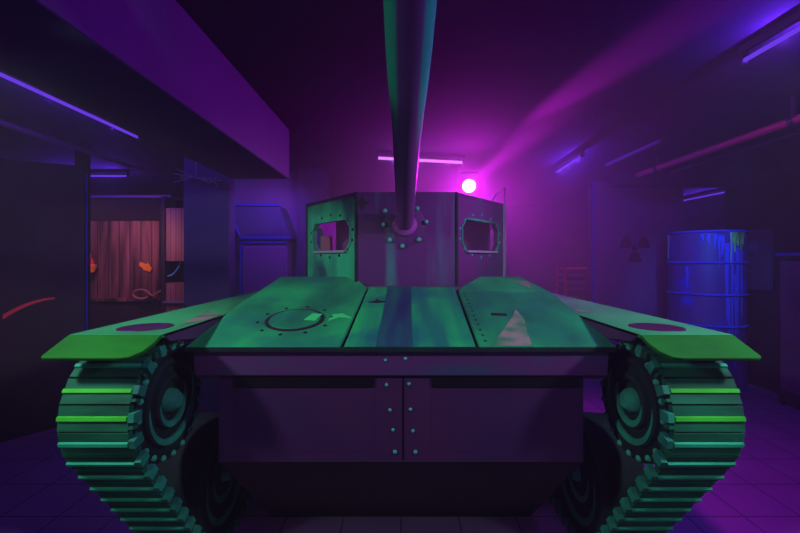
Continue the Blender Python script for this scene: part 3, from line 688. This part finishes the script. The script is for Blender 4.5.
# turret
tx = 0.043
TB, TT = 1.478, 2.228
plan = [(-0.403, 3.20), (0.403, 3.20), (0.96, 3.91), (0.96, 4.6), (0.45, 5.2), (-0.45, 5.2), (-0.96, 4.6), (-0.96, 3.91)]
plan = [Vector((x + tx, y, 0)) for x, y in plan]
bm = NB()
slab(bm, [(p.x, p.y) for p in plan], [], (0, 0, TT), (1, 0, 0), (0, 1, 0), (0, 0, 1), 0.03)
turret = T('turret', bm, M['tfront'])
win_u = {1: (0.10, 0.85), 7: (0.15, 0.90), 2: (0.1, 0.9), 6: (0.1, 0.9)}
for i in range(8):
    p, q = plan[i], plan[(i + 1) % 8]; e = q - p; L = e.length; Uv = e / L; Nv = Vector((Uv.y, -Uv.x, 0))
    holes = []
    z0, z1 = 1.765 - TB, 2.02 - TB; ct = 0.065
    if i in win_u:
        a0, a1 = win_u[i][0] * L, win_u[i][1] * L
        holes = [[(a0 + ct, z0), (a1 - ct, z0), (a1, z0 + ct), (a1, z1 - ct), (a1 - ct, z1), (a0 + ct, z1), (a0, z1 - ct), (a0, z0 + ct)]]
    bm = NB(); slab(bm, [(0, 0), (L, 0), (L, TT - TB - 0.03), (0, TT - TB - 0.03)], holes, p + Vector((0, 0, TB)), Uv, (0, 0, 1), Nv, 0.04, 0, 1)
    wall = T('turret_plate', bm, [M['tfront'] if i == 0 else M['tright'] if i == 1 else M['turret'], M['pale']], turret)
    if i in (1, 7):
        bm = NB(); H = holes[0]
        g = 0.018
        inner = H; cx_ = sum(h[0] for h in H) / 8; cz_ = sum(h[1] for h in H) / 8
        outer = [(cx_ + (h[0] - cx_) * (1 + g / (a1 - a0) * 2), cz_ + (h[1] - cz_) * (1 + g / (z1 - z0) * 2)) for h in H]
        slab(bm, outer, [inner], p + Vector((0, 0, TB)) + Nv * 0.008, Uv, (0, 0, 1), Nv, 0.012); T('window_frame', bm, M['turret'], turret)
        bm = NB(); slab(bm, [(a0 + ct * 0.8, z0 - 0.02), (a1 - ct * 0.8, z0 - 0.02), (a1 - ct * 0.8, z0 + 0.0), (a0 + ct * 0.8, z0 + 0.0)], [], p + Vector((0, 0, TB)) + Nv * 0.03, Uv, (0, 0, 1), Nv, 0.05); T('window_ledge', bm, M['steel'], turret, bevel=0.003)
        bm = NB()
        for k in range(14):
            t = 2 * PI * k / 14 + 0.2; uu = cx_ + math.cos(t) * ((a1 - a0) / 2 + 0.05); vv = cz_ + math.sin(t) * ((z1 - z0) / 2 + 0.06)
            if 0.02 < uu < L - 0.02: dome(bm, p + Vector((0, 0, TB)) + Uv * uu + Vector((0, 0, vv)) + Nv * 0.002, Nv, 0.013)
        T('rivet_ring', bm, M['rivet'] if i == 1 else M['wheel'], turret, True)
    if i == 0:
        star('torn_hole', p + Uv * 0.045 + Vector((0, 0, 0.66 + TB)), Uv, (0, 0, 1), Nv, 0.075, turret)
# corner strips; the pale steel one stands for the lit right plate edge
for i in (0, 1, 2, 7):
    bm = NB(); tube(bm, plan[i] + Vector((0, 0, TB)), plan[i] + Vector((0, 0, TT)), 0.013, seg=10); T('corner_strip', bm, M['wheel'] if i != 2 else M['steel'], turret, True)
# right plate corner rail rising above the roof
bm = NB(); c = plan[2] + Vector((0.01, -0.01, 0)); path_tube(bm, [c + Vector((0, 0, 1.55)), c + Vector((0, 0, TT + 0.16)), c + Vector((-0.10, -0.05, TT + 0.08)), c + Vector((-0.16, -0.14, TT + 0.0))], 0.007, 8); T('corner_rail', bm, M['steel'], turret, True)
bm = NB(); box(bm, -0.86, -0.74, 4.30, 4.36, 1.50, 1.93); o = T('inner_locker', bm, M['wood'], turret); o['label'] = 'brown wooden box inside the turret'
bm = NB(); box(bm, -0.68, -0.45, 4.18, 4.21, 1.50, 2.19); T('inner_or_added_panel', bm, M['tright'], turret)
bm = NB(); box(bm, 0.55, 0.93, 4.18, 4.21, 1.50, 2.19); T('inner_or_added_panel', bm, M['tright'], turret)  # added panel, keeps the view through the right window dim
# mantlet and gun
gd = Vector((0, -1, 0.307)).normalized(); G0 = Vector((0.030, 3.26, 1.955))
bm = NB(); lathe(bm, (0.030, 3.2, 1.965), (0, -1, 0), [(-0.005, 0.165), (0.004, 0.165), (0.006, 0.16), (0.006, 0)], 40); mant = T('mantlet', bm, M['tfront'], turret, True)
for px, py in ((385, 211), (384, 224.5), (390, 240), (402.5, 246), (419, 239.5), (426, 222), (417, 208.5)):
    bm = NB(); p = at(px, py, 3.19); p.y = 3.185; dome(bm, p, (0, -1, 0), 0.020, 0.9); T('bolt', bm, M['rivet'], turret, True)
bm = NB(); lathe(bm, G0, gd, [(0, 0), (0, 0.105), (0.07, 0.10), (0.10, 0.070), (0.75, 0.069), (0.95, 0.071), (1.25, 0.0735), (1.45, 0.078), (1.60, 0.0835), (1.72, 0.0865), (1.85, 0.0885), (2.30, 0.089), (2.30, 0.055), (1.9, 0.055), (1.9, 0)], 48)
T('gun_barrel', bm, M['gun'], None, True)

# ------------------------------------------------------------------ lavender lamps beside the viewer, added fill lamps, warm lamp on the hut
LAV = (0.55, 0.50, 0.64)
light('front_lamp', 'SPOT', (-2.5, 0.75, 2.75), LAV, 560, (-0.55, 2.6, 1.35), spot_size=math.radians(64), spot_blend=0.6, shadow_soft_size=0.12)
light('front_lamp', 'SPOT', (2.5, 0.75, 2.75), LAV, 480, (0.55, 2.6, 1.35), spot_size=math.radians(64), spot_blend=0.6, shadow_soft_size=0.12)
for sx in (-1, 1):
    light('track_fill', 'SPOT', (sx * 2.1, 0.35, 1.75), (0.45, 0.62, 0.62), 42, (sx * 1.25, 2.05, 0.35), spot_size=math.radians(38), spot_blend=0.9, shadow_soft_size=0.08)  # added unseen lamp, picks out the lower grouser bars
    light('gun_fill', 'SPOT', (sx * 1.75, 1.42, 2.30), (0.30, 0.9, 0.80), 27, (0, 1.45, 2.47), spot_size=math.radians(27), spot_blend=0.9, shadow_soft_size=0.05)  # added unseen lamp, brightens the flanks of the gun
light('warm_lamp', 'SPOT', (-4.5, 5.7, 2.6), (1.0, 0.34, 0.26), 60, (-4.5, 7.0, 1.2), spot_size=math.radians(125), spot_blend=0.8, shadow_soft_size=0.1)
light('red_fill', 'SPOT', (-2.9, 2.2, 2.6), (1.0, 0.03, 0.06), 8, (-3.75, 3.65, 1.3), spot_size=math.radians(40), spot_blend=0.8, shadow_soft_size=0.1)  # added unseen lamp, brightens the red strokes on the partition
light('red_fill', 'SPOT', (3.35, 7.55, 2.8), (1.0, 0.03, 0.15), 40, (3.35, 7.6, 1.0), spot_size=math.radians(50), spot_blend=0.6, shadow_soft_size=0.05)  # added unseen lamp over the red rack
light('blue_fill', 'SPOT', (3.6, 4.2, 2.85), (0.05, 0.24, 1.0), 110, (4.6, 6.0, 1.4), spot_size=math.radians(50), spot_blend=0.8, shadow_soft_size=0.1)  # added unseen lamp, brightens the blue drum
light('blue_fill', 'SPOT', (-1.45, 4.76, 2.9), (0.30, 0.04, 1.0), 75, (-2.05, 5.6, 1.7), spot_size=math.radians(110), spot_blend=0.8, shadow_soft_size=0.1)  # added unseen lamp, lights the duct and inner wall violet

light('turret_fill', 'POINT', (0.0, 4.3, 2.08), MAG, 22, shadow_soft_size=0.03)  # added lamp inside the turret, turns the left window pink

# ------------------------------------------------------------------ haze
hz = bpy.data.materials.new('haze'); hz.use_nodes = True; nt = hz.node_tree; nt.nodes.clear()
out = nt.nodes.new('ShaderNodeOutputMaterial'); vs = nt.nodes.new('ShaderNodeVolumeScatter')
vs.inputs['Color'].default_value = (1, 1, 1, 1); vs.inputs['Density'].default_value = 0.028; vs.inputs['Anisotropy'].default_value = 0.2
tc = nt.nodes.new('ShaderNodeTexCoord'); dv = nt.nodes.new('ShaderNodeVectorMath'); dv.operation = 'DISTANCE'; dv.inputs[1].default_value = (0.7, 4.7, 2.4)
mr = nt.nodes.new('ShaderNodeMapRange'); mr.interpolation_type = 'SMOOTHSTEP'
for k_, v_ in (('From Min', 0.2), ('From Max', 2.9), ('To Min', 0.11), ('To Max', 0.009)): mr.inputs[k_].default_value = v_
nt.links.new(tc.outputs['Object'], dv.inputs[0]); nt.links.new(dv.outputs['Value'], mr.inputs['Value']); nt.links.new(mr.outputs['Result'], vs.inputs['Density'])
nt.links.new(vs.outputs[0], out.inputs['Volume'])
bm = NB(); box(bm, -8.3, 9.5, -2.4, 10.5, -0.3, CH + 0.3)
h = obj('stage_haze', bm, hz); tag(h, 'stage haze filling the dark hall, denser around the glowing spotlight', 'haze', kind='stuff')

# ------------------------------------------------------------------ world, camera, view
w = bpy.data.worlds.new('World'); S.world = w; w.use_nodes = True
w.node_tree.nodes['Background'].inputs[0].default_value = (0.66, 0.42, 0.78, 1); w.node_tree.nodes['Background'].inputs[1].default_value = 0.22
cam = bpy.data.cameras.new('Camera'); co = bpy.data.objects.new('Camera', cam); COL.objects.link(co)
co.location = (0, 0, EYE); co.rotation_euler = (PI / 2, 0, 0)
cam.sensor_width = 36; cam.lens = 18; cam.shift_x = -1.0 / 800; cam.shift_y = -8.5 / 800; cam.clip_start = 0.05
S.camera = co
vs_ = S.view_settings
vs_.view_transform = 'Standard'; vs_.look = 'None'; vs_.exposure = 0.0; vs_.gamma = 1.0; vs_.use_curve_mapping = False
S.cycles.volume_bounces = 0; S.cycles.volume_step_rate = 0.25; S.cycles.volume_max_steps = 128; S.cycles.max_bounces = 6; S.cycles.sample_clamp_indirect = 4.0
